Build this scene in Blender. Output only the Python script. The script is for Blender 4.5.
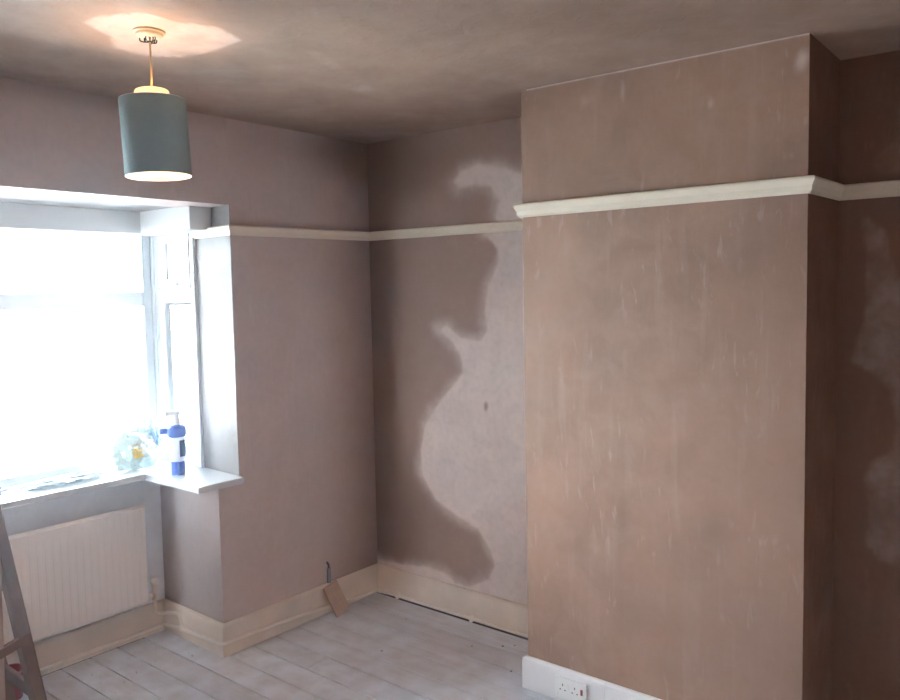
import bpy, bmesh, math, random
import numpy as np
from mathutils import Matrix, Vector
random.seed(7)
PI = math.pi
sc = bpy.context.scene
for o in list(bpy.data.objects): bpy.data.objects.remove(o)

# ---------------------------------------------------------------- camera
F, YAW, PITCH, ROLL = 780.14, 2.219404, -0.0668618, -0.0155091
CAM = Vector((3.0906, -2.9911, 1.6705))
PPX, PPY = 41.97, -10.31
fw = Vector((math.cos(PITCH)*math.cos(YAW), math.cos(PITCH)*math.sin(YAW), math.sin(PITCH)))
r0 = fw.cross(Vector((0, 0, 1))).normalized(); u0 = r0.cross(fw)
rt = r0*math.cos(ROLL) + u0*math.sin(ROLL); up = -r0*math.sin(ROLL) + u0*math.cos(ROLL)
cd = bpy.data.cameras.new('camera'); cam = bpy.data.objects.new('camera', cd); sc.collection.objects.link(cam)
cam.matrix_world = Matrix(((rt.x, up.x, -fw.x, CAM.x), (rt.y, up.y, -fw.y, CAM.y), (rt.z, up.z, -fw.z, CAM.z), (0, 0, 0, 1)))
cd.sensor_width = 36; cd.lens = F*36/900; cd.shift_x = -PPX/900; cd.shift_y = PPY/900; cd.clip_start = .02
sc.camera = cam

# ---------------------------------------------------------------- world (overcast daylight) and exposure
w = bpy.data.worlds.new('world'); sc.world = w; w.use_nodes = True
wn = w.node_tree; wn.nodes.clear()
bg = wn.nodes.new('ShaderNodeBackground'); wo = wn.nodes.new('ShaderNodeOutputWorld')
tc = wn.nodes.new('ShaderNodeTexCoord'); sp = wn.nodes.new('ShaderNodeSeparateXYZ'); cr = wn.nodes.new('ShaderNodeValToRGB')
wn.links.new(tc.outputs['Generated'], sp.inputs[0]); wn.links.new(sp.outputs['Z'], cr.inputs[0])
cr.color_ramp.elements[0].position = 0.0; cr.color_ramp.elements[0].color = (.86, .93, 1, 1)
cr.color_ramp.elements[1].position = 1.0; cr.color_ramp.elements[1].color = (.74, .87, 1, 1)
wn.links.new(cr.outputs[0], bg.inputs[0]); bg.inputs[1].default_value = 12.0
wn.links.new(bg.outputs[0], wo.inputs[0])
vs = sc.view_settings; vs.view_transform = 'Standard'; vs.look = 'None'; vs.gamma = 1; vs.use_curve_mapping = False
vs.exposure = 2.1
sc.cycles.diffuse_bounces = 8; sc.cycles.max_bounces = 12; sc.cycles.volume_bounces = 1; sc.cycles.transparent_max_bounces = 16

# ---------------------------------------------------------------- measurements (metres)
H = 2.45                               # ceiling
B0, B1, BD = 1.284, 2.385, .3905       # chimney breast left, right, depth
RX, FY = 3.9, -3.7                    # right wall, front wall
TH = 0.013634                          # the window wall stands a shade out of square
YC, YU, BW = -.968, -.854, .506        # lower cheek, upper reveal, bay depth
YC2, YU2 = -2.76, -2.88                # the same at the other end of the bay
ZS, ZL = .818, 2.062                   # sill top, lintel underside
ML = Matrix.Rotation(-TH, 4, 'Z')
def LW(x, y, z=0): return tuple(ML @ Vector((x, y, z)))

# ---------------------------------------------------------------- helpers
COL = sc.collection
def link(name, me, mat=None, parent=None, local=False):
    o = bpy.data.objects.new(name, me); COL.objects.link(o)
    if mat: me.materials.append(mat)
    if parent: o.parent = parent
    elif local: o.rotation_euler.z = -TH
    return o
def tag(o, label=None, cat=None, group=None, kind=None):
    for k, v in (('label', label), ('category', cat), ('group', group), ('kind', kind)):
        if v: o[k] = v
    return o
def empty(name, loc=(0, 0, 0), rz=0.0, **k):
    o = bpy.data.objects.new(name, None); COL.objects.link(o); o.location = loc; o.rotation_euler.z = rz
    o.empty_display_size = .05
    return tag(o, **k)
def bm_obj(name, bm, mat, parent=None, local=False, smooth=False):
    me = bpy.data.meshes.new(name); bmesh.ops.recalc_face_normals(bm, faces=bm.faces); bm.to_mesh(me); bm.free()
    if smooth:
        for p in me.polygons: p.use_smooth = True
    return link(name, me, mat, parent, local)
def box(bm, a, b, bev=0, seg=1, rot=None):
    c = [(a[i]+b[i])/2 for i in range(3)]; s = [abs(b[i]-a[i]) for i in range(3)]
    t = bmesh.new(); bmesh.ops.create_cube(t, size=1)
    for v in t.verts: v.co = Vector((v.co.x*s[0], v.co.y*s[1], v.co.z*s[2]))
    if bev: bmesh.ops.bevel(t, geom=t.edges[:], offset=bev, segments=seg, affect='EDGES', profile=.5)
    m = Matrix.Translation(c)
    if rot is not None: m = m @ rot
    bmesh.ops.transform(t, matrix=m, verts=t.verts)
    me = bpy.data.meshes.new('t'); t.to_mesh(me); t.free(); bm.from_mesh(me); bpy.data.meshes.remove(me)
    return bm
def B(name, a, b, mat, parent=None, local=False, bev=0, seg=1):
    return bm_obj(name, box(bmesh.new(), a, b, bev, seg), mat, parent, local)
def tube(bm, pts, r, n=12, rs=None, cap=True):
    pts = [Vector(p) for p in pts]; rings = []; pn = None
    for i, p in enumerate(pts):
        d = (pts[min(i+1, len(pts)-1)]-pts[max(i-1, 0)]).normalized()
        if pn is None: pn = d.orthogonal().normalized()
        pn = (pn - d*pn.dot(d)).normalized(); q = d.cross(pn); rr = rs[i] if rs else r
        rings.append([bm.verts.new(p + (pn*math.cos(2*PI*k/n)+q*math.sin(2*PI*k/n))*rr) for k in range(n)])
    for a, b in zip(rings, rings[1:]):
        for k in range(n): bm.faces.new((a[k], a[(k+1) % n], b[(k+1) % n], b[k]))
    if cap: bm.faces.new(rings[0][::-1]); bm.faces.new(rings[-1])
    return bm
def smooth_path(pts, n=6, r=.03):
    P = [Vector(p) for p in pts]; out = [P[0]]
    for i in range(1, len(P)-1):
        a, b, c = P[i-1], P[i], P[i+1]; d1 = (a-b); d2 = (c-b)
        rr = min(r, d1.length*.45, d2.length*.45); s = b+d1.normalized()*rr; e = b+d2.normalized()*rr
        for k in range(n+1):
            t = k/n; out.append(s*(1-t)**2 + b*2*t*(1-t) + e*t*t)
    return out+[P[-1]]
def lathe(bm, prof, n=32, c=(0, 0, 0), cap=False):
    rings = []
    for r, z in prof:
        rings.append([bm.verts.new((c[0]+r*math.cos(2*PI*k/n), c[1]+r*math.sin(2*PI*k/n), c[2]+z)) for k in range(n)])
    for a, b in zip(rings, rings[1:]):
        for k in range(n): bm.faces.new((a[k], a[(k+1) % n], b[(k+1) % n], b[k]))
    if cap: bm.faces.new(rings[0][::-1]); bm.faces.new(rings[-1])
    return bm

# ---------------------------------------------------------------- materials
def lin(c): return tuple((x/12.92 if x <= .04045 else ((x+.055)/1.055)**2.4) for x in [v/255 for v in c])+(1,)
def mat(name, col, rough=.6, metal=0, spec=.4, bump=0, bscale=60, var=0, vscale=6, trans=0, emit=None, es=0):
    m = bpy.data.materials.new(name); m.use_nodes = True; nt = m.node_tree; b = nt.nodes['Principled BSDF']
    b.inputs['Base Color'].default_value = col; b.inputs['Roughness'].default_value = rough
    b.inputs['Metallic'].default_value = metal; b.inputs['Specular IOR Level'].default_value = spec
    t = nt.nodes.new('ShaderNodeTexCoord')
    if var:
        n = nt.nodes.new('ShaderNodeTexNoise'); n.inputs['Scale'].default_value = vscale; n.inputs['Detail'].default_value = 6
        nt.links.new(t.outputs['Object'], n.inputs['Vector'])
        x = nt.nodes.new('ShaderNodeMix'); x.data_type = 'RGBA'
        x.inputs['A'].default_value = tuple(c*(1-var) for c in col[:3])+(1,); x.inputs['B'].default_value = tuple(min(1, c*(1+var)) for c in col[:3])+(1,)
        nt.links.new(n.outputs['Fac'], x.inputs['Factor']); nt.links.new(x.outputs['Result'], b.inputs['Base Color'])
    if bump:
        n2 = nt.nodes.new('ShaderNodeTexNoise'); n2.inputs['Scale'].default_value = bscale; n2.inputs['Detail'].default_value = 4
        nt.links.new(t.outputs['Object'], n2.inputs['Vector'])
        bp = nt.nodes.new('ShaderNodeBump'); bp.inputs['Strength'].default_value = bump; bp.inputs['Distance'].default_value = .002
        nt.links.new(n2.outputs['Fac'], bp.inputs['Height']); nt.links.new(bp.outputs[0], b.inputs['Normal'])
    if emit: b.inputs['Emission Color'].default_value = emit; b.inputs['Emission Strength'].default_value = es
    if trans: b.inputs['Transmission Weight'].default_value = trans
    return m

DAMP_SHADE, MID, DRY_LIT = (.22, .138, .105, 1), (.335, .232, .196, 1), (.76, .65, .61, 1)
def plaster_mat(name, base, streak=.5, seed=0.0, damp=DAMP_SHADE, dry=DRY_LIT, vary=.5):
    """gypsum plaster: 'base' colour mottled, darker by tone G (damp, painted shade), paler by tone R (dry, painted light)"""
    m = bpy.data.materials.new(name); m.use_nodes = True; nt = m.node_tree; N = nt.nodes; L = nt.links
    b = N['Principled BSDF']; b.inputs['Specular IOR Level'].default_value = .3
    t = N.new('ShaderNodeTexCoord'); mp = N.new('ShaderNodeMapping'); mp.inputs['Location'].default_value = (seed, seed*1.7, seed*.6)
    L.new(t.outputs['Object'], mp.inputs['Vector'])
    def noise(scale, detail, vec, dist=0):
        n = N.new('ShaderNodeTexNoise'); n.inputs['Scale'].default_value = scale; n.inputs['Detail'].default_value = detail
        n.inputs['Distortion'].default_value = dist; L.new(vec, n.inputs['Vector']); return n.outputs['Fac']
    def mapr(v, a, c, lo=0, hi=1):
        r = N.new('ShaderNodeMapRange'); r.interpolation_type = 'SMOOTHSTEP'
        for k, x in (('From Min', a), ('From Max', c), ('To Min', lo), ('To Max', hi)): r.inputs[k].default_value = x
        L.new(v, r.inputs['Value']); return r.outputs['Result']
    def mix(f, a, c):
        x = N.new('ShaderNodeMix'); x.data_type = 'RGBA'
        if isinstance(f, float): x.inputs['Factor'].default_value = f
        else: L.new(f, x.inputs['Factor'])
        for k, v in (('A', a), ('B', c)):
            if isinstance(v, tuple): x.inputs[k].default_value = v
            else: L.new(v, x.inputs[k])
        return x.outputs['Result']
    def math_(op, a, c):
        x = N.new('ShaderNodeMath'); x.operation = op
        for i, v in enumerate((a, c)):
            if isinstance(v, (int, float)): x.inputs[i].default_value = v
            else: L.new(v, x.inputs[i])
        return x.outputs[0]
    V = mp.outputs[0]
    st = N.new('ShaderNodeMapping'); st.inputs['Scale'].default_value = (14, 14, 1.6); L.new(V, st.inputs['Vector'])
    big = mapr(noise(1.9, 5, V, .4), .35, .68); medn = mapr(noise(7, 6, V, .8), .3, .7); fine = noise(34, 5, V)
    strk = mapr(noise(1.6, 6, st.outputs[0], .3), .52, .74)
    def sc_(c, k): return tuple(min(1, x*k) for x in c[:3])+(1,)
    cool = (base[0]*.96, base[1]*1.0, base[2]*1.06, 1)
    c1 = mix(big, sc_(base, 1-.16*vary), (base[0]*(1+.14*vary), base[1]*(1+.10*vary), base[2]*(1+.07*vary), 1))
    c2 = mix(math_('MULTIPLY', medn, .58*vary), c1, sc_(cool, 1.14))
    c3 = mix(math_('MULTIPLY', strk, .32*streak), c2, dry)
    st2 = N.new('ShaderNodeMapping'); st2.inputs['Scale'].default_value = (30, 30, 7); L.new(V, st2.inputs['Vector'])
    scr = math_('MULTIPLY', mapr(noise(1.4, 4, st2.outputs[0], .8), .57, .70), mapr(noise(3.1, 3, V), .42, .62))
    c3 = mix(math_('MULTIPLY', scr, min(.16, streak*.85)), c3, dry)
    at = N.new('ShaderNodeAttribute'); at.attribute_name = 'tone'; sx = N.new('ShaderNodeSeparateColor'); L.new(at.outputs['Color'], sx.inputs[0])
    wob = math_('MULTIPLY', math_('SUBTRACT', noise(9, 5, V), .5), .35)
    c4 = mix(mapr(math_('ADD', sx.outputs[1], math_('MULTIPLY', wob, sx.outputs[1])), 0.0, 1.0), c3, damp)      # G: darker tone, damp plaster and painted shade
    dmask = mapr(math_('ADD', sx.outputs[0], wob), .25, .75)
    dcol = mix(medn, dry, sc_(dry, .90))
    c5 = mix(dmask, c4, dcol)                                                                                 # R: paler tone, dry plaster and painted light
    c6 = mix(math_('MULTIPLY', mapr(fine, .4, .7), .10), c5, sc_(base, .6))
    L.new(c6, b.inputs['Base Color'])
    L.new(mapr(noise(5, 4, V), .3, .7, .48, .72), b.inputs['Roughness'])
    bp = N.new('ShaderNodeBump'); bp.inputs['Strength'].default_value = .35; bp.inputs['Distance'].default_value = .004
    L.new(math_('ADD', math_('MULTIPLY', strk, .5), math_('ADD', medn, math_('MULTIPLY', fine, .25))), bp.inputs['Height'])
    L.new(bp.outputs[0], b.inputs['Normal'])
    return m

M_wallL = plaster_mat('plaster_window_wall', (.56, .445, .41, 1), .15, 1.3, vary=.35)
M_alc = plaster_mat('plaster_alcove', (.37, .255, .215, 1), .05, 4.1, vary=.4)
M_breast = plaster_mat('plaster_chimney', (.335, .208, .152, 1), .18, 8.8, vary=1.0)
M_ceil = plaster_mat('plaster_ceiling', (.375, .263, .203, 1), .0, 3.4, vary=.9)
M_room = plaster_mat('plaster_dry_walls', (.42, .325, .285, 1), .2, 7.0, vary=.4)
M_shaded = plaster_mat('plaster_shaded', (.20, .105, .07, 1), .1, 5.0, vary=.4)  # darker plaster copy: shade beside the breast put into the colour
M_rev = plaster_mat('plaster_reveal', (.27, .25, .245, 1), .1, 2.0, vary=.3)
M_white = mat('white_gloss_paint', (.78, .78, .78, 1), .35, bump=.1, bscale=40, var=.03)
M_upvc = mat('white_upvc', (.66, .69, .71, 1), .25, spec=.5)
M_cream = mat('cream_old_gloss', (.76, .665, .58, 1), .42, bump=.3, bscale=30, var=.14, vscale=9)
M_cream2 = mat('cream_rail_gloss', (.74, .66, .54, 1), .34, bump=.25, bscale=26, var=.09, vscale=7)
M_skw = mat('white_skirting_paint', (.74, .72, .73, 1), .4, bump=.2, bscale=30, var=.05)
M_rad = mat('radiator_enamel', (.84, .78, .74, 1), .4, var=.04, vscale=3)
M_pipe = mat('painted_pipe', (.84, .77, .70, 1), .4, var=.08, vscale=12)
M_brass = mat('chrome_nut', (.6, .56, .5, 1), .35, metal=.8)
M_box = mat('boxing_paint', (.62, .62, .62, 1), .7, bump=.1, var=.03)
M_void = mat('dark_underfloor', (.03, .026, .023, 1), .9)
M_ground = mat('outside_ground', (.50, .50, .47, 1), .9, var=.2, vscale=2)
M_plastic = mat('socket_plastic', (.78, .77, .76, 1), .3)
M_black = mat('black_slot', (.02, .02, .02, 1), .5)
M_red = mat('dull_red_plastic', (.28, .06, .06, 1), .45)
M_lad = mat('ladder_wood', (.20, .125, .10, 1), .7, bump=.4, bscale=18, var=.3, vscale=14)
M_lad2 = mat('ladder_pale_wood', (.42, .28, .22, 1), .7, bump=.3, bscale=18, var=.18, vscale=14)
M_off = mat('offcut_wood', (.46, .33, .26, 1), .75, bump=.3, bscale=22, var=.2, vscale=20)
M_grey = mat('grey_cable', (.22, .25, .27, 1), .5)
def glass_mat():
    m = bpy.data.materials.new('window_glass'); m.use_nodes = True; nt = m.node_tree; nt.nodes.clear()
    o = nt.nodes.new('ShaderNodeOutputMaterial'); t = nt.nodes.new('ShaderNodeBsdfTransparent'); g = nt.nodes.new('ShaderNodeBsdfGlossy')
    g.inputs['Roughness'].default_value = .02; t.inputs[0].default_value = (.94, .96, .96, 1)
    f = nt.nodes.new('ShaderNodeFresnel'); f.inputs[0].default_value = 1.45; mx = nt.nodes.new('ShaderNodeMixShader')
    nt.links.new(f.outputs[0], mx.inputs[0]); nt.links.new(t.outputs[0], mx.inputs[1]); nt.links.new(g.outputs[0], mx.inputs[2]); nt.links.new(mx.outputs[0], o.inputs[0])
    return m
M_glass = glass_mat()
def film_mat(name, col, a, rough=.35):
    m = bpy.data.materials.new(name); m.use_nodes = True; nt = m.node_tree; nt.nodes.clear()
    o = nt.nodes.new('ShaderNodeOutputMaterial'); t = nt.nodes.new('ShaderNodeBsdfTransparent'); b = nt.nodes.new('ShaderNodeBsdfPrincipled')
    tl = nt.nodes.new('ShaderNodeBsdfTranslucent'); tl.inputs[0].default_value = col; m2 = nt.nodes.new('ShaderNodeMixShader'); m2.inputs[0].default_value = .06
    b.inputs['Base Color'].default_value = col; b.inputs['Roughness'].default_value = rough; mx = nt.nodes.new('ShaderNodeMixShader'); mx.inputs[0].default_value = a
    nt.links.new(b.outputs[0], m2.inputs[1]); nt.links.new(tl.outputs[0], m2.inputs[2])
    nt.links.new(t.outputs[0], mx.inputs[1]); nt.links.new(m2.outputs[0], mx.inputs[2]); nt.links.new(mx.outputs[0], o.inputs[0])
    return m

# ---------------------------------------------------------------- stained plaster slabs
def sdist(P, poly):
    """signed distance (positive inside) of points P (n,2) to polygon"""
    poly = np.array(poly, float); n = len(poly); d = np.full(len(P), 1e9); ins = np.zeros(len(P), bool)
    for i in range(n):
        a, b = poly[i], poly[(i+1) % n]; ab = b-a
        t = np.clip(((P-a) @ ab)/(ab @ ab+1e-12), 0, 1); q = P-(a+t[:, None]*ab); d = np.minimum(d, np.hypot(q[:, 0], q[:, 1]))
        c = ((a[1] > P[:, 1]) != (b[1] > P[:, 1]))
        with np.errstate(divide='ignore', invalid='ignore'):
            xx = (b[0]-a[0])*(P[:, 1]-a[1])/(b[1]-a[1]+1e-15)+a[0]
        ins ^= c & (P[:, 0] < xx)
    return np.where(ins, d, -d)
def inside(P, poly, soft=.012): return np.clip(.5+sdist(P, poly)/(2*soft), 0, 1)
def blob(P, x, y, rx, ry, k=1.0): return k*np.exp(-(((P[:, 0]-x)/rx)**2+((P[:, 1]-y)/ry)**2))
def slab(name, o, U, V, lu, lv, thick, step, mat_, tone=None, local=False, kind='structure', parent=None):
    """a slab whose front face (origin o, axes U,V) is a grid; thickness goes along -(U x V)... away from the room"""
    o, U, V = Vector(o), Vector(U), Vector(V); Nn = U.cross(V)
    nu, nv = max(1, round(lu/step)), max(1, round(lv/step))
    us = np.linspace(0, lu, nu+1); vsn = np.linspace(0, lv, nv+1)
    uu, vv = np.meshgrid(us, vsn, indexing='ij'); P = np.stack([uu.ravel(), vv.ravel()], 1)
    co = np.array(o)[None]+P[:, :1]*np.array(U)[None]+P[:, 1:]*np.array(V)[None]
    idx = np.arange((nu+1)*(nv+1)).reshape(nu+1, nv+1)
    f = np.stack([idx[:-1, :-1], idx[1:, :-1], idx[1:, 1:], idx[:-1, 1:]], -1).reshape(-1, 4).tolist()
    nb = len(co); back = np.array([np.array(o+U*a+V*b-Nn*thick) for a, b in ((0, 0), (lu, 0), (lu, lv), (0, lv))])
    co = np.vstack([co, back]); b0, b1, b2, b3 = nb, nb+1, nb+2, nb+3
    f.append([b3, b2, b1, b0])
    f.append([b0, b1]+[int(idx[i, 0]) for i in range(nu, -1, -1)])
    f.append([b1, b2]+[int(idx[nu, j]) for j in range(nv, -1, -1)])
    f.append([b2, b3]+[int(idx[i, nv]) for i in range(nu+1)])
    f.append([b3, b0]+[int(idx[0, j]) for j in range(nv+1)])
    me = bpy.data.meshes.new(name); me.from_pydata(co.tolist(), [], f); me.update()
    col = np.zeros((len(co), 4), np.float32); col[:, 3] = 1
    if tone is not None:
        R_, G_ = tone(P); col[:nb, 0] = np.clip(R_, 0, 1); col[:nb, 1] = np.clip(G_, 0, 1)
    a = me.color_attributes.new('tone', 'FLOAT_COLOR', 'POINT'); a.data.foreach_set('color', col.ravel())
    ob = link(name, me, mat_, parent, local)
    if kind: ob['kind'] = kind
    return ob

# back wall, left alcove: the tide line of the drying plaster
dry_low = [(.761, 1.938), (.856, 1.848), (.866, 1.791), (.804, 1.683), (.778, 1.562), (.794, 1.465), (.75, 1.411), (.637, 1.422), (.541, 1.485), (.48, 1.459), (.57, 1.40), (.62, 1.34), (.633, 1.252), (.552, 1.167), (.484, 1.101), (.377, .962), (.338, .825), (.349, .694), (.436, .574), (.57, .517), (.717, .465), (.791, .378), (.814, .307), (.776, .233), (.66, .166), (.561, .165), (.495, .204), (.356, .207), (.173, .185), (-.1, .17), (-.1, -.1), (1.4, -.1), (1.4, 1.95)]
dry_up = [(1.4, 2.17), (1.006, 2.2), (.916, 2.237), (.768, 2.266), (.643, 2.246), (.591, 2.193), (.628, 2.15), (.735, 2.16), (.826, 2.143), (.875, 2.083), (.85, 2.01), (.86, 1.94), (1.4, 1.94)]
def tone_alc(P):
    r = np.maximum(inside(P, dry_low, .028), inside(P, dry_up, .04))
    dd = np.maximum(sdist(P, dry_low), sdist(P, dry_up)); r = np.maximum(r, .50*np.exp(np.minimum(dd, 0)/.10))
    r = np.clip(r-blob(P, .78, 1.09, .02, .035, .75)-blob(P, .95, 1.87, .06, .04, .35)-blob(P, .82, 1.87, .05, .05, .3), 0, 1)
    r += blob(P, .30, 1.63, .07, .08, .25)*0 + blob(P, .60, 1.80, .03, .10, .22) + blob(P, .30, 1.75, .05, .08, .16)
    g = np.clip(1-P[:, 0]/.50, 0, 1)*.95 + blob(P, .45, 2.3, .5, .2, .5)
    return r, g
slab('wall_back_left', (-.3, 0, 0), (1, 0, 0), (0, 0, 1), B0+.32, H, .25, .0125, M_alc, lambda P: tone_alc(P-np.array([[.3, 0]])))
dr_up = [(2.7, 2.42), (2.575, 2.334), (2.555, 2.287), (2.538, 2.188), (2.46, 2.123), (2.438, 2.08), (2.487, 2.017), (2.6, 2.0), (4.0, 2.0), (4.0, 2.42)]
dr_low = [(2.45, 1.916), (2.441, 1.871), (2.452, 1.747), (2.461, 1.606), (2.43, 1.463), (2.415, 1.373), (2.481, 1.34), (2.547, 1.273), (2.565, 1.151), (2.55, 1.097), (2.486, 1.035), (2.464, .96), (2.473, .815), (2.467, .722), (2.525, .66), (2.605, .641), (4, .6), (4, 1.7), (2.6, 1.7), (2.553, 1.864), (2.488, 1.927)]
def tone_r(P):
    Q = P+np.array([[B1-.02, 0]])
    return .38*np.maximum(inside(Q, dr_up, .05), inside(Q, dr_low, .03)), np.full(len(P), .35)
slab('wall_back_right', (B1-.02, 0, 0), (1, 0, 0), (0, 0, 1), RX-B1+.2, H, .25, .02, M_shaded, tone_r)
slab('wall_right', (RX, .25, 0), (0, -1, 0), (0, 0, 1), .25-FY+.2, H, .2, .1, M_room)
slab('wall_front', (RX+.2, FY, 0), (-1, 0, 0), (0, 0, 1), RX+.2+.4, H, .2, .1, M_room)

# chimney breast: three plastered faces in one block
def tone_b(P):
    edge = np.clip(1-(H-P[:, 1])/.010, 0, 1)*.55*(P[:, 0] > .03)
    r = edge + blob(P, 1.08, 2.37, .03, .05, .35) + blob(P, .78, 2.28, .02, .03, .3) + blob(P, .30, 2.37, .05, .04, .25) + blob(P, .45, 2.38, .015, .06, .3)
    r += blob(P, .57, .80, .05, .22, .3) + blob(P, .50, 1.35, .10, .25, .12) + blob(P, .60, 1.465, .20, .006, .35) + blob(P, .95, .9, .1, .3, .12)
    g = blob(P, .44, .80, .03, .09, .5) + blob(P, .80, .82, .06, .07, .35) + blob(P, .66, .72, .12, .10, .25) + blob(P, .72, 2.25, .1, .12, .18)
    g = g+np.clip((P[:, 0]-.55)/.55, 0, 1)*.52*np.clip((2.15-P[:, 1])/.3, 0, 1)+blob(P, .5, .45, .5, .25, .38)  # darker towards the right; weaker light low down painted as darker tone
    r = r+.14*np.clip((P[:, 1]-2.0)/.1, 0, 1)  # stronger light on the upper face painted as paler tone
    return r, g
slab('wall_chimney_front', (B0, -BD, 0), (1, 0, 0), (0, 0, 1), B1-B0, H, BD-.012, .01, M_breast, tone_b)
slab('wall_chimney_right', (B1, -BD+.002, 0), (0, 1, 0), (0, 0, 1), BD-.0, H, .03, .05, M_shaded, lambda P: (P[:, 0]*0, P[:, 0]*0+.25)).location.x = .0005

# ceiling
lamp_glow_patch = [(0.775, -1.872), (0.7, -1.748), (0.594, -1.686), (0.59, -1.628), (0.592, -1.568), (0.675, -1.475), (0.8, -1.451), (0.984, -1.459), (1.044, -1.591), (0.989, -1.704), (0.993, -1.765), (0.978, -1.808), (0.883, -1.856)]
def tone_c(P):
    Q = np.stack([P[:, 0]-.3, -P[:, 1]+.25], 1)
    r = inside(Q, lamp_glow_patch, .016)*.54  # lamp's pool of light painted as paler ceiling colour
    def line(x0, y0, x1, y1, wd, k):
        a = np.array([x0, y0]); ab = np.array([x1-x0, y1-y0]); t = np.clip(((Q-a) @ ab)/(ab @ ab), 0, 1)
        d = np.hypot(*(Q-(a+t[:, None]*ab)).T); return k*np.exp(-(d/wd)**2)
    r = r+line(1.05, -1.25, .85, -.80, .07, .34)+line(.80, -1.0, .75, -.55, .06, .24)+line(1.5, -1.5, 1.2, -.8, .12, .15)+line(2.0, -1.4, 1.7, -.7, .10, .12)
    g = blob(Q, .25, -.15, .55, .45, .8)+blob(Q, 1.2, -.2, .25, .5, .4)+blob(Q, 2.6, -1.0, .9, .9, .5)+blob(Q, .05, -1.2, .05, 1.5, .2)+blob(Q, 1.9, -1.0, .35, .3, .15)  # room corner: part stain, part painted shade; elsewhere simply darker
    return r, g
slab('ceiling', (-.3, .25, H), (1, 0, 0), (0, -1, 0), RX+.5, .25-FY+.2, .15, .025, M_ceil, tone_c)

# window wall with its bay
K = 'structure'
slab('wall_left', (0, .0, 0), (0, 1, 0), (0, 0, 1), .02, H, .29, .5, M_wallL, local=True).hide_render = False
bpy.data.objects.remove(bpy.data.objects['wall_left'])
def tone_wl(P): return P[:, 0]*0, np.clip((P[:, 0]-.35)/.55, 0, 1)*.66+blob(P, .75, 2.38, .7, .14, .45)  # darker towards the room corner and along the ceiling
g = slab('wall_left', (0, YU, 0), (0, 1, 0), (0, 0, 1), -YU+.1, H, .29, .03, M_wallL, tone_wl, local=True)
slab('wall_left_header', (0, YU2, ZL), (0, 1, 0), (0, 0, 1), YU-YU2, H-ZL, .25, .04, M_wallL, lambda P: (P[:, 0]*0, blob(P, 1.0, .38, 1.5, .06, .5)), local=True)  # darker along the ceiling edge
slab('wall_left_far', (0, FY-.2, 0), (0, 1, 0), (0, 0, 1), YU2-FY+.2, H, .29, .1, M_wallL, local=True)
slab('wall_left_lower', (0, YC, 0), (0, 1, 0), (0, 0, 1), YU-YC, .79, .02, .03, M_wallL, lambda P: (P[:, 0]*0, P[:, 0]*0), local=True)
M_cheek = plaster_mat('plaster_cheek', (.50, .42, .40, 1), .1, 6.0, vary=.4)
def blk(name, a, b, m, bev=0): return tag(B(name, a, b, m, None, True, bev), kind=K)
blk('wall_bay_cheek', (-.76, YC, 0), (-.002, YU+.02, .79), M_cheek)
blk('wall_bay_cheek_far', (-.76, YU2-.02, 0), (-.0005, YC2, .79), M_cheek)
M_bay = plaster_mat('plaster_bay', (.76, .79, .85, 1), .1, 6.6, vary=.4)  # blue-white veil of window glare put into the plaster colour
blk('wall_bay_back', (-.76, YC2-.02, 0), (-BW, YC+.02, .79), M_bay)
blk('wall_bay_reveal', (-.289, YU-.004, .79), (-.001, YU+.02, ZL+.01), M_rev)
blk('wall_bay_reveal_far', (-.289, YU2-.02, .79), (-.001, YU2+.004, ZL+.01), M_rev)
blk('ceiling_bay', (-.80, YU2-.1, ZL+.003), (-.002, YU+.1, ZL+.12), M_rev)
blk('trim_1', (-.74, YU2+.01, 1.957), (-.58, YC, ZL+.004), M_box, .002)
blk('trim_2', (-.74, YC, 1.957), (-.145, YU-.003, ZL+.004), M_box, .002)
blk('trim_3', (-.74, YU2+.003, 1.957), (-.145, YC2, ZL+.004), M_box, .002)
tag(B('ground', (-40, -30, -.6), (-.9, 30, -.5), M_ground), kind=K)

# window frames (white plastic), window_1 = wide back light, window_2 = narrow side light
def glazing(root, axis, c, d, a0, a1, z0, z1, tr, sash, w=.045, sw=.03):
    """frame in the plane axis=c, thickness d, spanning a0..a1 and z0..z1, transom at tr"""
    def fb(name, p0, p1, q0, q1, th=(0, 1), m=M_upvc, parent=root):
        lo, hi = c+d*th[0], c+d*th[1]
        if axis == 0: return B(name, (lo, p0, q0), (hi, p1, q1), m, parent, bev=.004)
        return B(name, (p0, lo, q0), (p1, hi, q1), m, parent, bev=.004)
    fb('frame_stile', a0, a0+w, z0, z1); fb('frame_stile', a1-w, a1, z0, z1)
    fb('frame_head', a0+w, a1-w, z1-.05, z1); fb('frame_bottom', a0+w, a1-w, z0, z0+.045)
    fb('transom', a0+w, a1-w, tr-.035, tr+.035)
    g0 = (.45, .55)
    if sash:
        s = fb('sash_stile', a0+w, a0+w+sw, tr+.035, z1-.05, (-.12, .8)); fb('sash_stile', a1-w-sw, a1-w, tr+.035, z1-.05, (-.12, .8))
        fb('sash_rail', a0+w+sw, a1-w-sw, tr+.035, tr+.075, (-.12, .8)); fb('sash_rail', a0+w+sw, a1-w-sw, z1-.085, z1-.05, (-.12, .8))
        fb('handle', (a0+a1)/2-.05, (a0+a1)/2+.05, tr+.045, tr+.062, (-.45, -.12))
        fb('pane', a0+w+sw, a1-w-sw, tr+.075, z1-.085, g0, M_glass)
    else: fb('pane', a0+w, a1-w, tr+.035, z1-.05, g0, M_glass)
    fb('pane', a0+w, a1-w, z0+.045, tr-.035, g0, M_glass)
w1 = empty('window_1', (0, 0, 0), -TH, kind=K)
glazing(w1, 0, -.66, -.065, -1.90, -.882, ZS, 2.01, 1.64, False)
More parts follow.
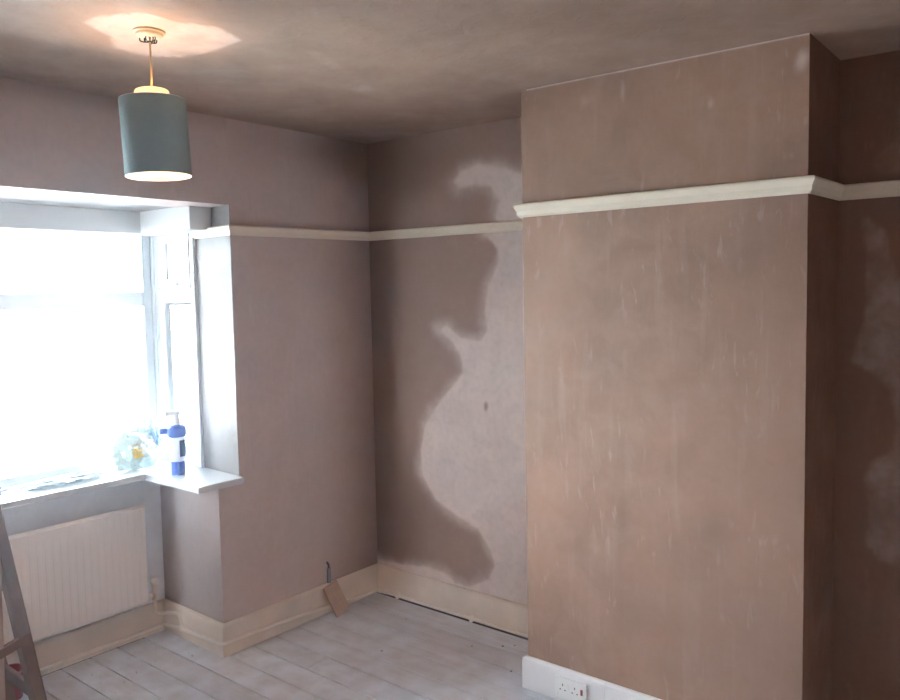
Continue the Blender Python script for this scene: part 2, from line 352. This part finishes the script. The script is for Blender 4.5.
glazing(w1, 0, -.66, -.065, YU2+.028, -1.90, ZS, 2.01, 1.64, False)
B('corner_post', (-.725, -.881, ZS), (-.645, -.845, 2.0), M_upvc, w1, bev=.006)
B('corner_post', (-.725, YU2-.01, ZS), (-.645, YU2+.027, 2.0), M_upvc, w1, bev=.006)
w2 = empty('window_2', (0, 0, 0), -TH, kind=K)
glazing(w2, 1, -.874, .042, -.644, -.286, ZS, 2.0, 1.655, True, .030, .018)
w3 = empty('window_3', (0, 0, 0), -TH, kind=K)
glazing(w3, 1, YU2+.02, -.042, -.644, -.286, ZS, 2.0, 1.655, True, .030, .018)
# sill: one board bent round the bay
bm = bmesh.new()
out = [(-.665, -.86), (-.665, YU2+.01), (.05, YU2+.01), (.05, YC2+.125), (-.40, YC2+.125), (-.40, YC-.13), (.052, YC-.13), (.052, YU-.014), (-.0, YU-.014), (-.0, YU-.004), (-.285, YU-.004)]
lo = [bm.verts.new((x, y, .79)) for x, y in out]; hi = [bm.verts.new((x, y, ZS)) for x, y in out]
bm.faces.new(hi); bm.faces.new(lo[::-1])
for i in range(len(out)): bm.faces.new((lo[i], lo[(i+1) % len(out)], hi[(i+1) % len(out)], hi[i]))
bmesh.ops.bevel(bm, geom=[e for e in bm.edges if abs(e.verts[0].co.z-e.verts[1].co.z) < 1e-6], offset=.004, segments=2, affect='EDGES')
bm_obj('window_sill', bm, mat('sill_paint', (.60, .62, .64, 1), .3, bump=.1, bscale=30, var=.04), w1)

# ---------------------------------------------------------------- swept trims
def sweep(path, prof, names, m, kind=K, parent=None):
    """path: (x,y,z) points with the room on the right; prof: (outward, height)"""
    P = [Vector(p) for p in path]; n = len(P); secs = []
    for i in range(n):
        def nrm(a, b): d = (b-a); d.z = 0; d.normalize(); return Vector((d.y, -d.x, 0))
        if i == 0: m_ = nrm(P[0], P[1])
        elif i == n-1: m_ = nrm(P[-2], P[-1])
        else:
            a, b = nrm(P[i-1], P[i]), nrm(P[i], P[i+1]); m_ = (a+b); m_ = m_/(m_.length_squared/2)
        secs.append([P[i]+m_*o+Vector((0, 0, z)) for o, z in prof])
    obs = []
    for i in range(n-1):
        if names[i] is None: continue
        bm = bmesh.new(); A = [bm.verts.new(v) for v in secs[i]]; Bv = [bm.verts.new(v) for v in secs[i+1]]; k = len(prof)
        for j in range(k): bm.faces.new((A[j], A[(j+1) % k], Bv[(j+1) % k], Bv[j]))
        bm.faces.new(A[::-1]); bm.faces.new(Bv)
        o = bm_obj(names[i], bm, m[i] if isinstance(m, list) else m, parent)
        if kind: o['kind'] = kind
        obs.append(o)
    return obs
def rail_prof(h): return [(0, -h), (.010, -h), (.016, -h+.008), (.018, -h*.55), (.024, -h*.35), (.028, -h*.2), (.028, -.004), (.022, 0), (0, 0)]
z1 = 1.978
sweep([LW(-.285, YU, 1.968), LW(0, YU, 1.972), (0, 0, z1), (B0, 0, z1)], rail_prof(.046), ['trim_4', 'trim_5', 'trim_6'], M_cream2)
z2 = 2.002
sweep([(B0, 0, z2), (B0, -BD, z2), (B1, -BD, z2+.004), (B1, 0, 2.013), (RX, 0, 2.013)], rail_prof(.053), ['trim_7', 'trim_8', 'trim_9', 'trim_10'], M_cream2)
sweep([LW(0, FY, z1), LW(0, YU2, z1)], rail_prof(.046), ['trim_11'], M_cream2)
sweep([(RX, 0, z2), (RX, FY, z2), (-.05, FY, z2)], rail_prof(.05), ['trim_12', 'trim_13'], M_cream2)
def sk_prof(h): return [(0, 0), (.019, 0), (.019, h-.022), (.017, h-.010), (.011, h-.002), (.005, h), (0, h)]
sweep([LW(-BW, YC2), LW(-BW, YC), LW(0, YC), (0, 0, 0), (B0, 0, 0)], sk_prof(.150), ['baseboard_bay', 'baseboard_cheek', 'baseboard_left', 'baseboard_back'], M_cream)
sweep([(B0, 0, 0), (B0, -BD, 0), (1.654, -BD, 0)], sk_prof(.134), ['baseboard_chimney_side', 'baseboard_chimney'], M_skw)
sweep([(1.656, -BD, 0), (B1, -BD, 0)], sk_prof(.134), ['baseboard_chimney_right'], M_skw)
sweep([(B1, -BD, 0), (B1, 0, 0), (RX, 0, 0), (RX, FY, 0), (-.05, FY, 0)], sk_prof(.095), ['baseboard_return', 'baseboard_back_right', 'baseboard_right', 'baseboard_front'], M_cream)
sweep([LW(0, FY), LW(0, YC2), LW(-BW, YC2)], sk_prof(.150), ['baseboard_left_far', 'baseboard_cheek_far'], M_cream)

# ---------------------------------------------------------------- floor: subfloor and single boards
floor = B('floor', (-.75, FY-.2, -.12), (RX+.2, .25, -.024), M_void); floor['kind'] = K
def board_mat():
    m = bpy.data.materials.new('dusty_floorboard'); m.use_nodes = True; nt = m.node_tree; N = nt.nodes; L = nt.links; b = N['Principled BSDF']
    t = N.new('ShaderNodeTexCoord'); oi = N.new('ShaderNodeObjectInfo')
    mp = N.new('ShaderNodeMapping'); mp.inputs['Scale'].default_value = (1.2, 22, 8); L.new(t.outputs['Object'], mp.inputs['Vector'])
    n1 = N.new('ShaderNodeTexNoise'); n1.inputs['Scale'].default_value = 2.2; n1.inputs['Detail'].default_value = 8; n1.inputs['Distortion'].default_value = .6; L.new(mp.outputs[0], n1.inputs['Vector'])
    n2 = N.new('ShaderNodeTexNoise'); n2.inputs['Scale'].default_value = 10; n2.inputs['Detail'].default_value = 7; L.new(t.outputs['Object'], n2.inputs['Vector'])
    n3 = N.new('ShaderNodeTexNoise'); n3.inputs['Scale'].default_value = 45; n3.inputs['Detail'].default_value = 3; L.new(t.outputs['Object'], n3.inputs['Vector'])
    def ramp(src, a, c, lo, hi):
        r = N.new('ShaderNodeMapRange'); r.inputs['From Min'].default_value = a; r.inputs['From Max'].default_value = c; r.inputs['To Min'].default_value = lo; r.inputs['To Max'].default_value = hi; L.new(src, r.inputs['Value']); return r.outputs['Result']
    def mix(f, A, Bc):
        x = N.new('ShaderNodeMix'); x.data_type = 'RGBA'
        if isinstance(f, float): x.inputs['Factor'].default_value = f
        else: L.new(f, x.inputs['Factor'])
        for k, v in (('A', A), ('B', Bc)):
            if isinstance(v, tuple): x.inputs[k].default_value = v
            else: L.new(v, x.inputs[k])
        return x.outputs['Result']
    wood = mix(ramp(n1.outputs['Fac'], .3, .7, 0, 1), (.42, .40, .41, 1), (.58, .57, .60, 1))
    sy = N.new('ShaderNodeSeparateXYZ'); L.new(t.outputs['Object'], sy.inputs[0])
    far = N.new('ShaderNodeMath'); far.operation = 'MULTIPLY'; L.new(ramp(sy.outputs['Y'], -.55, -.05, 1, .45), far.inputs[0]); L.new(ramp(n2.outputs['Fac'], .36, .66, .45, .92), far.inputs[1])
    dust = mix(far.outputs[0], wood, (.80, .85, .95, 1))
    dust_ = mix(ramp(n2.outputs['Fac'], .38, .62, .25, .85), wood, (.80, .85, .95, 1))
    spec = mix(ramp(n3.outputs['Fac'], .66, .72, 0, .5), dust, (.78, .76, .76, 1))
    rnd = mix(ramp(oi.outputs['Random'], 0, 1, 0, .28), spec, (.44, .40, .39, 1))
    L.new(rnd, b.inputs['Base Color']); L.new(ramp(n2.outputs['Fac'], .3, .7, .5, .75), b.inputs['Roughness'])
    bp = N.new('ShaderNodeBump'); bp.inputs['Strength'].default_value = .4; bp.inputs['Distance'].default_value = .002
    L.new(n1.outputs['Fac'], bp.inputs['Height']); L.new(bp.outputs[0], b.inputs['Normal'])
    return m
M_board = board_mat()
rb = random.Random(11); PITCHB = .1285; k = 0
y = -.445+PITCHB*4
while y > FY:
    ya, yb = (y if y < -.1 else -.034), y-PITCHB; mid = (y-PITCHB/2)
    if mid > -.045: y -= PITCHB; continue
    x0 = -BW if YC2 < mid < YC-.02 else -.01
    x0 += .03*(mid < YC2) ; cuts = [x0]
    if abs(mid+.765) < .03: cuts += [.39, 2.7]
    else:
        x = x0+rb.uniform(1.3, 3.0)
        while x < RX-.4: cuts.append(x); x += rb.uniform(1.4, 2.8)
    cuts.append(RX)
    for a, c in zip(cuts, cuts[1:]):
        if ya > -BD-.01 and yb > -BD-.01 and False: pass
        bm = bmesh.new(); dz = rb.uniform(-.0012, .0012)
        box(bm, (a+.0012, yb+.0028, -.024), (c-.0016, ya-.0028, -.0015+dz), .0014)
        bm_obj('floorboard', bm, M_board, floor)
    y -= PITCHB

# ---------------------------------------------------------------- radiator
R_ = empty('radiator', LW(-.45, -1.72, .17), -TH, label='cream pressed-steel panel radiator with vertical flutes under the bay window', cat='radiator')
bm = bmesh.new(); ya, yb, zb, zt = -.62, .62, .02, .498
nfl = 38; pts = []
for i in range(nfl+1):
    yy = ya+.02+(yb-ya-.04)*i/nfl; pts += [(yy, .044), (yy+.009, .044), (yy+.014, .0427), (yy+.024, .0427), (yy+.029, .044)] if i < nfl else [(yy, .044)]
front = [(ya, .036), (ya+.006, .044)]+pts+[(yb-.006, .044), (yb, .036)]
def colm(z, ins): return [bm.verts.new((xx-ins, yy, z)) for yy, xx in front]
rows = [colm(zb, .012), colm(zb+.012, .0), colm(zb+.02, 0), colm(zt-.02, 0), colm(zt-.01, .0), colm(zt, .012)]
for ri, (a, c) in enumerate(zip(rows, rows[1:])):
    if ri in (0, 4):
        pass
    for j in range(len(a)-1): bm.faces.new((a[j], a[j+1], c[j+1], c[j]))
# flat rolled seams above and below the flutes
for rr in (rows[0], rows[1], rows[4], rows[5]):
    for j, v in enumerate(rr[2:-2]): v.co.x = .044-(.012 if rr in (rows[0], rows[5]) else 0)
bk = [[bm.verts.new((.020, yy, z)) for yy in (ya, yb)] for z in (zb, zt)]
bm.faces.new([bk[1][0]]+rows[5]+[bk[1][1]]); bm.faces.new([bk[0][1]]+rows[0][::-1]+[bk[0][0]])
bm.faces.new([bk[0][0]]+[r[0] for r in rows]+[bk[1][0]]); bm.faces.new([bk[1][1]]+[r[-1] for r in rows[::-1]]+[bk[0][1]])
bm.faces.new((bk[0][0], bk[1][0], bk[1][1], bk[0][1]))
bm_obj('panel', bm, M_rad, R_)
for s in (-1, 1):
    B('wall_bracket', (-.056, s*.42-.02, .06), (.02, s*.42+.02, .44), M_rad, R_)
bm = bmesh.new(); tube(bm, [(.03, yb-.002, .05), (.03, yb+.035, .05)], .013, 12); tube(bm, [(.03, yb+.035, .026), (.03, yb+.035, .10)], .013, 12)
lathe(bm, [(.006, .10), (.018, .103), (.019, .125), (.012, .132), (.0005, .133)], 16, (.03, yb+.035, 0))
v = bm_obj('valve', bm, M_pipe, R_, smooth=True)
bm = bmesh.new(); tube(bm, [(.03, yb+.018, .05), (.03, yb+.030, .05)], .017, 6); bm_obj('nut', bm, M_brass, v)
# tail: down from the valve, over to the cheek and into the pipe on the skirting
tail = smooth_path([(.03, yb+.035, .03), (.03, yb+.035, -.045), (.06, yb+.09, -.05), (.115, yb+.110, -.05), (.125, yb+.112, -.115)], 6, .035)
bm_obj('tail_pipe', tube(bmesh.new(), tail, .0078, 12), M_pipe, R_, smooth=True)
bm = bmesh.new(); tube(bm, [(.03, -yb-.035, -.14), (.03, -yb-.035, .10)], .012, 12); tube(bm, [(.03, -yb+.002, .05), (.03, -yb-.035, .05)], .013, 12); bm_obj('valve', bm, M_pipe, R_, smooth=True)

# heating pipe clipped to the skirting
o = .030
P_ = [LW(-BW+o, YC2+.05, .034), LW(-BW+o, YC-o, .032), LW(-.32, YC-o, .055), LW(-.10, YC-o, .066), LW(o, YC-o, .072), LW(o, -.80, .066), LW(o, -.40, .040), LW(o, -o-.02, .018), (.12, -o, .016), (.69, -o, .016), (B0+.0-.0, -o, .016)]
pr = empty('heating_pipe', (0, 0, 0), label='cream painted heating pipe running low along the skirting boards round the corner', cat='pipe')
P_ = [Vector(p) for p in P_]
for a, c in ((0, 1), (1, 4), (4, 7), (7, 10)):
    q = P_[a:c+1]
    if a: q = [P_[a]+(P_[a-1]-P_[a]).normalized()*.03]+q
    if c < 10: q = q+[P_[c]+(P_[c+1]-P_[c]).normalized()*.03]
    if a: q[0] = q[0]+(q[0]-q[1])*0; 
    bm_obj('pipe_run', tube(bmesh.new(), smooth_path(q, 6, .03), .0088, 12), M_pipe, pr, smooth=True)
for (x, y, z) in ((.69, -o, .016), (.18, -o, .016), (1.12, -o, .016)):
    bm = bmesh.new(); lathe(bm, [(.0095, -.009), (.0125, -.009), (.0125, .009), (.0095, .009)], 16); bmesh.ops.rotate(bm, matrix=Matrix.Rotation(PI/2, 3, 'Y'), verts=bm.verts); bmesh.ops.translate(bm, vec=(x, y, z), verts=bm.verts)
    box(bm, (x-.008, y+.008, z-.012), (x+.008, y+.0115, z+.016)); box(bm, (x-.007, y-.010, z-.016), (x+.007, y+.004, z-.009))
    bm_obj('pipe_clip', bm, M_pipe, pr)
bm = bmesh.new(); c = LW(-.32, YC-o, .055); box(bm, (c[0]-.016, c[1]-.012, c[2]-.012), (c[0]+.016, c[1]+.012, c[2]+.012), .005, 2); bm_obj('tee_fitting', bm, M_pipe, pr)

# ---------------------------------------------------------------- double socket on the breast skirting
S = empty('double_socket', (1.505, -BD-.019, .062), 0, label='white double wall socket set in the skirting of the chimney breast', cat='socket')
B('faceplate', (-.073, -.009, -.043), (.073, 0, .043), M_plastic, S, bev=.003, seg=2)
for s in (-.036, .020):
    for dx, dz, wx, wz in ((0, .014, .004, .009), (-.011, -.006, .0065, .004), (.011, -.006, .0065, .004)):
        B('pin_slot', (s+dx-wx/2, -.0096, dz-wz/2), (s+dx+wx/2, -.0085, dz+wz/2), M_black, S)
for s in (-.012, .052):
    sw = B('rocker_switch', (s-.005, -.012, -.014+.01), (s+.005, -.0088, .020), M_plastic if s < 0 else M_red, S, bev=.001)
for s in (-.058, .064):
    B('screw', (s-.002, -.0098, -.030), (s+.002, -.0088, -.026), M_brass, S)
sc2 = B('label_strip', (-.02, -.0001, 0), (-.019, 0, .001), M_plastic, S); bpy.data.objects.remove(sc2)

# ---------------------------------------------------------------- pendant lamp
LC = Vector((.842, -1.697, 0))
M_fab = mat('teal_shade_fabric', (.25, .335, .35, 1), .85, bump=.5, bscale=300, var=.06, vscale=30)
M_liner = mat('shade_liner', (.85, .80, .70, 1), .6)
M_opal = mat('opal_plastic', (.90, .80, .62, 1), .4, emit=(1, .70, .30, 1), es=.22)  # bulb light through the collar, given as its own glow
M_bulb = mat('lamp_bulb', (1, .9, .75, 1), .3, emit=(1, .66, .34, 1), es=25)
M_rose = mat('ceiling_rose_plastic', (.62, .55, .45, 1), .45)
M_cord = mat('pendant_flex', (.50, .38, .25, 1), .5)
pl = empty('pendant_lamp', (LC.x, LC.y, 2.02), 0, label='pendant lamp with teal fabric drum shade hanging lit from the ceiling', cat='lamp')
bm = bmesh.new(); lathe(bm, [(.0940, .003), (.0940, .227), (.0930, .2285), (.0920, .227), (.0920, .003), (.0930, .0015), (.0940, .003)], 64)
shade = bm_obj('lamp_shade', bm, M_fab, pl, smooth=True)
bm = bmesh.new(); lathe(bm, [(.0916, .001), (.0916, .2265), (.0910, .2265), (.0910, .001), (.0916, .001)], 64)
bm_obj('shade_liner', bm, M_liner, shade, smooth=True)
for zz in (.002, .2275):
    pts = [(math.cos(a)*.0922, math.sin(a)*.0922, zz) for a in np.linspace(0, 2*PI, 65)]; bm_obj('wire_ring', tube(bmesh.new(), pts, .0018, 8, cap=False), M_white, shade)
bm = bmesh.new()
for k in range(3):
    a = 2*PI*k/3+.4; tube(bm, [(math.cos(a)*.022, math.sin(a)*.022, .20), (math.cos(a)*.091, math.sin(a)*.091, .2265)], .0014, 6)
tube(bm, [(math.cos(a)*.022, math.sin(a)*.022, .20) for a in np.linspace(0, 2*PI, 25)], .0016, 6, cap=False)
bm_obj('shade_carrier', bm, M_white, pl)
bm = bmesh.new(); lathe(bm, [(.0475, .195), (.0485, .197), (.0490, .252), (.047, .256), (.044, .258), (.0435, .256), (.0462, .252), (.0465, .197), (.0475, .195)], 48)
bm_obj('collar', bm, M_opal, pl, smooth=True)
bm = bmesh.new(); lathe(bm, [(.0005, .262), (.010, .262), (.014, .25), (.017, .235), (.017, .175), (.014, .172), (.0005, .172)], 24)
bm_obj('lamp_holder', bm, M_rose, pl, smooth=True)
bm = bmesh.new(); lathe(bm, [(.0005, .068), (.012, .070), (.022, .078), (.028, .094), (.028, .110), (.022, .135), (.014, .155), (.013, .175)], 24)
bm_obj('bulb', bm, M_bulb, pl, smooth=True)
bm_obj('flex', tube(bmesh.new(), [(0, 0, .26), (.002, 0, .33), (0, .001, .40), (0, 0, .425)], .0032, 10), M_cord, pl, smooth=True)
bm = bmesh.new(); lathe(bm, [(.0005, .43), (.045, .43), (.045, .425), (.040, .423), (.036, .416), (.028, .413), (.0005, .413)], 36)
rose = bm_obj('ceiling_rose', bm, M_rose, pl, smooth=False)
bm = bmesh.new()
rw = random.Random(3)
for k in range(9):
    a = rw.uniform(0, 2*PI); r1 = rw.uniform(.012, .030); p = Vector((math.cos(a)*r1, math.sin(a)*r1, .410))
    tube(bm, smooth_path([p, p+Vector((0, 0, -.010)), Vector((p.x*.4, p.y*.4, .397)), Vector((0, 0, .402))], 3, .006), .0016, 6)
bm_obj('wires', bm, M_black, rose)
ld = bpy.data.lights.new('bulb_light', 'POINT'); ld.energy = 2.5; ld.color = (1, .50, .17); ld.shadow_soft_size = .028
lo_ = bpy.data.objects.new('bulb_light', ld); COL.objects.link(lo_); lo_.parent = pl; lo_.location = (.006, 0, .085)
for nm in ('bulb',): bpy.data.objects[nm].visible_shadow = True
ld.energy = 2.5

axis = Vector((-fw.x, -fw.y, 0)).normalized(); piv = Vector((0, 0, .25))
TM = Matrix.Translation(piv) @ Matrix.Rotation(math.radians(2.4), 4, axis) @ Matrix.Translation(-piv)
for c_ in pl.children:
    if c_.name.split('.')[0] in ('lamp_shade', 'shade_carrier', 'collar', 'lamp_holder', 'bulb'): c_.matrix_local = TM @ c_.matrix_local

# ---------------------------------------------------------------- offcut and cable by the left skirting
D0 = LW(.028, -.372, .152); D1 = LW(.085, -.335, .004)
bm = bmesh.new(); ax = (Vector(D0)-Vector(D1)); L_ = ax.length; ax.normalize(); side = Vector((0, 1, 0)); side = (side-ax*side.dot(ax)).normalized(); nn = side.cross(ax)
box(bm, (-.048, -.006, 0), (.048, .006, L_), .002)
mt = Matrix(((side.x, nn.x, ax.x, 0), (side.y, nn.y, ax.y, 0), (side.z, nn.z, ax.z, 0), (0, 0, 0, 1)))
bmesh.ops.transform(bm, matrix=mt, verts=bm.verts)
oc = bm_obj('wood_offcut', bm, M_off); oc.location = Vector(D1)+nn*(.0065 if nn.x > 0 else -.0065)
tag(oc, 'short brown wooden offcut leaning against the skirting near the corner', 'wood')
cb = empty('cable_stub', LW(.004, -.352, .16), -TH, label='grey cable stub poking from the wall above the wooden offcut', cat='cable')
bm_obj('conduit', tube(bmesh.new(), [(0.002, 0, -.008), (.004, 0, .03), (.003, 0, .07)], .0105, 12), M_grey, cb, smooth=True)
bm_obj('cable', tube(bmesh.new(), [(.003, 0, .068), (.005, -.002, .085), (-.004, -.006, .102)], .0055, 10), mat('dark_cable', (.05, .05, .07, 1), .5), cb, smooth=True)

# ---------------------------------------------------------------- on the sill: spray bottle, bag, sheeting
M_blue = mat('blue_plastic', (.10, .19, .62, 1), .35); M_bluel = mat('dark_blue_label', (.07, .13, .28, 1), .5)
M_bot = film_mat('frosted_plastic', (.82, .86, .92, 1), .85)
sb = empty('spray_bottle', LW(-.262, -1.008, ZS), -TH-.5, label='plastic trigger bottle with blue base and blue collar on the side sill', cat='bottle')
bm_obj('base_cup', lathe(bmesh.new(), [(.0005, 0), (.029, 0), (.031, .004), (.031, .062), (.028, .064), (.0005, .064)], 24), M_blue, sb, smooth=False)
bm_obj('body', lathe(bmesh.new(), [(.027, .062), (.0355, .075), (.037, .09), (.037, .165), (.032, .180), (.018, .190)], 24), M_bot, sb, smooth=True)
bm = bmesh.new(); n = 8
va = [[bm.verts.new((.0378*math.cos(a), .0378*math.sin(a), z)) for a in np.linspace(.25, 1.35, n)] for z in (.088, .165)]
for i in range(n-1): bm.faces.new((va[0][i], va[0][i+1], va[1][i+1], va[1][i]))
bm_obj('label', bm, M_bluel, sb)
bm = bmesh.new(); lathe(bm, [(.0005, .178), (.040, .180), (.043, .190), (.042, .222), (.030, .236), (.0005, .238)], 20); box(bm, (-.012, -.075, .196), (.012, .0, .222), .004); bm_obj('collar', bm, M_blue, sb)
bm = bmesh.new(); tube(bm, [(0, 0, .235), (0, 0, .29)], .02, 14, rs=[.02, .011]); box(bm, (-.009, -.05, .278), (.009, .015, .30), .004); bm_obj('spray_head', bm, M_white, sb)
bm_obj('trigger', tube(bmesh.new(), [(0, -.028, .278), (0, -.04, .255), (0, -.036, .238)], .004, 8), M_white, sb)

from mathutils import noise as mn
def crumple(name, loc, sx, sy, sz, m, seed, amp=.35, parent=None, sub=4, flat=.0, rz=0):
    bm = bmesh.new(); bmesh.ops.create_icosphere(bm, subdivisions=sub, radius=1)
    for v in bm.verts:
        p = v.co.copy(); q = p*1.6+Vector((seed, 0, 0))
        d = 1-abs(mn.noise(q))*1.3*amp*2+mn.noise(p*4.3+Vector((0, seed, 0)))*amp*.7
        d -= abs(mn.noise(p*8+Vector((0, seed, 3))))*amp*.5
        v.co = Vector((p.x*sx*d, p.y*sy*d, max(p.z, -.72)*sz*d))
    zmin = min(v.co.z for v in bm.verts)
    for v in bm.verts: v.co.z -= zmin
    o_ = bm_obj(name, bm, m, parent); o_.location = loc; o_.rotation_euler.z = rz; return o_
M_bag = film_mat('translucent_polythene', (.55, .66, .63, 1), .9, .25)
M_yel = film_mat('yellow_film', (.75, .52, .16, 1), .95, .4)
M_bl2 = film_mat('pale_blue_film', (.34, .52, .68, 1), .92, .3)
bag = empty('plastic_bag', LW(-.52, -1.065, ZS), -TH, label='crumpled translucent carrier bag with yellow print slumped on the sill corner', cat='bag')
bag.scale = (1.0, 1.2, 1.2)
crumple('bag_body', (0, -.01, 0), .08, .11, .10, M_bag, 2.1, .27, bag, 4)
crumple('bag_print', (.035, .015, .05), .03, .08, .05, M_yel, 5.3, .3, bag, 3, rz=.4)
crumple('bag_handle', (.03, .065, .075), .028, .028, .055, M_bl2, 8.7, .35, bag, 3)
crumple('bag_top', (-.01, .05, .09), .035, .05, .07, M_bag, 12.2, .35, bag, 3)
ps = crumple('plastic_sheeting', LW(-.53, -1.42, ZS), .07, .22, .022, film_mat('polythene_sheet', (.66, .74, .76, 1), .8, .25), 21.0, .45, None, 4, rz=-TH)
tag(ps, 'low crumpled sheet of clear polythene lying along the back sill', 'plastic')

# ---------------------------------------------------------------- wooden stepladder at the left edge
lad = empty('stepladder', LW(.1, -1.86, 0), -TH, label='old wooden stepladder standing before the radiator at the left edge', cat='ladder')
def beam(name, a, b, wx, wy, m):
    a, b = Vector(a), Vector(b); d = (b-a); L2 = d.length; d.normalize(); x = Vector((1, 0, 0)); x = (x-d*x.dot(d)).normalized(); y_ = d.cross(x)
    bm = bmesh.new(); box(bm, (-wx/2, -wy/2, 0), (wx/2, wy/2, L2), .003)
    bmesh.ops.transform(bm, matrix=Matrix(((x.x, y_.x, d.x, a.x), (x.y, y_.y, d.y, a.y), (x.z, y_.z, d.z, a.z), (0, 0, 0, 1))), verts=bm.verts)
    return bm_obj(name, bm, m, lad)
for xx in (-.03, -.36):
    beam('rear_leg', (xx, .095, .003), (xx, -.045, .93), .06, .040, M_lad)
    beam('front_leg', (xx+.0, -.075, .003), (xx+.0, -.055, .93), .055, .05, M_lad2)
    beam('spreader', (xx+.02, -.06, .40), (xx+.02, .045, .43), .022, .035, M_lad)
for z in (.20, .62):
    t = z/.93; beam('rear_rail', (-.33, .095-.14*t, z), (-.06, .095-.14*t, z), .03, .022, M_lad) if False else B('rear_rail', (-.34, .095-.14*t-.01, z-.025), (-.05, .095-.14*t+.01, z+.025), M_lad, lad, bev=.003)
for z in (.25, .50, .75):
    B('tread', (-.34, -.155, z-.012), (-.05, -.045, z+.012), M_lad2, lad, bev=.003)
B('top_step', (-.41, -.17, .925), (.02, -.035, .95), M_lad2, lad, bev=.004)
cl = crumple('cleaning_cloth', LW(.06, -1.918, .951), .055, .05, .032, mat('pale_blue_cloth', (.38, .42, .62, 1), .9), 31.0, .22, None, 4, rz=.3)
tag(cl, 'pale lilac-blue cloth bundled on top of the wooden stepladder', 'cloth')
tub = empty('paint_tub', LW(-.39, -1.72, 0), label='small red plastic tub on the floor behind the wooden stepladder', cat='tub')
bm_obj('tub_body', lathe(bmesh.new(), [(.0005, .001), (.045, .001), (.055, .12), (.052, .12), (.043, .006), (.0005, .006)], 24), M_red, tub, smooth=False)
bm_obj('tub_rim', lathe(bmesh.new(), [(.054, .112), (.058, .112), (.058, .122), (.054, .122), (.054, .112)], 24), mat('pink_rim', (.55, .24, .22, 1), .5), tub)

# ---------------------------------------------------------------- plaster crumbs on the boards
bm = bmesh.new(); rc = random.Random(5)
def crumb(x, y, s):
    t = bmesh.new(); bmesh.ops.create_icosphere(t, subdivisions=1, radius=s)
    for v in t.verts: v.co *= rc.uniform(.6, 1.2); v.co.z = v.co.z*.5+s*.35
    bmesh.ops.translate(t, vec=(x, y, .0), verts=t.verts); me = bpy.data.meshes.new('t'); t.to_mesh(me); t.free(); bm.from_mesh(me); bpy.data.meshes.remove(me)
for k in range(70):
    x = rc.uniform(.1, 1.25); crumb(x, -.05-abs(rc.gauss(0, .16)), rc.uniform(.0012, .004))
for k in range(50): crumb(rc.uniform(.05, 1.3), rc.uniform(-1.3, -.1), rc.uniform(.001, .003))
for k in range(40): crumb(rc.uniform(-.45, .0), rc.uniform(-1.7, -1.02), rc.uniform(.0015, .004))
cr_ = bm_obj('plaster_crumbs', bm, mat('crumbs', (.50, .45, .42, 1), .9)); tag(cr_, 'pale plaster crumbs scattered on the floorboards', 'rubble', kind='stuff')
bm = bmesh.new()
for x, y in ((.98, -.16), (1.02, -.12), (.86, -.24), (.55, -.52), (1.15, -.33), (.40, -.20), (-.13, -1.06)): crumb(x, y, rc.uniform(.003, .006))
cd2 = bm_obj('dirt_lumps', bm, mat('dirt', (.10, .08, .07, 1), .9)); tag(cd2, 'small dark lumps of dirt on the floorboards beside the alcove wall', 'dirt', kind='stuff')

# ---------------------------------------------------------------- thin haze added to imitate veiling glare from the window
m = bpy.data.materials.new('glare_haze'); m.use_nodes = True; nt = m.node_tree; nt.nodes.clear()
o_ = nt.nodes.new('ShaderNodeOutputMaterial'); v_ = nt.nodes.new('ShaderNodeVolumeScatter')
v_.inputs['Color'].default_value = (.80, .90, 1, 1); v_.inputs['Density'].default_value = .0075; v_.inputs['Anisotropy'].default_value = .86
nt.links.new(v_.outputs[0], o_.inputs['Volume'])
hz = B('glare_haze', (-.02+.03, FY+.02, .005), (RX-.02, -.03, H-.005), m); hz.location = (0, 0, 0)
tag(hz, 'faint haze filling the whole room, added for the window glare', 'haze', kind='stuff')
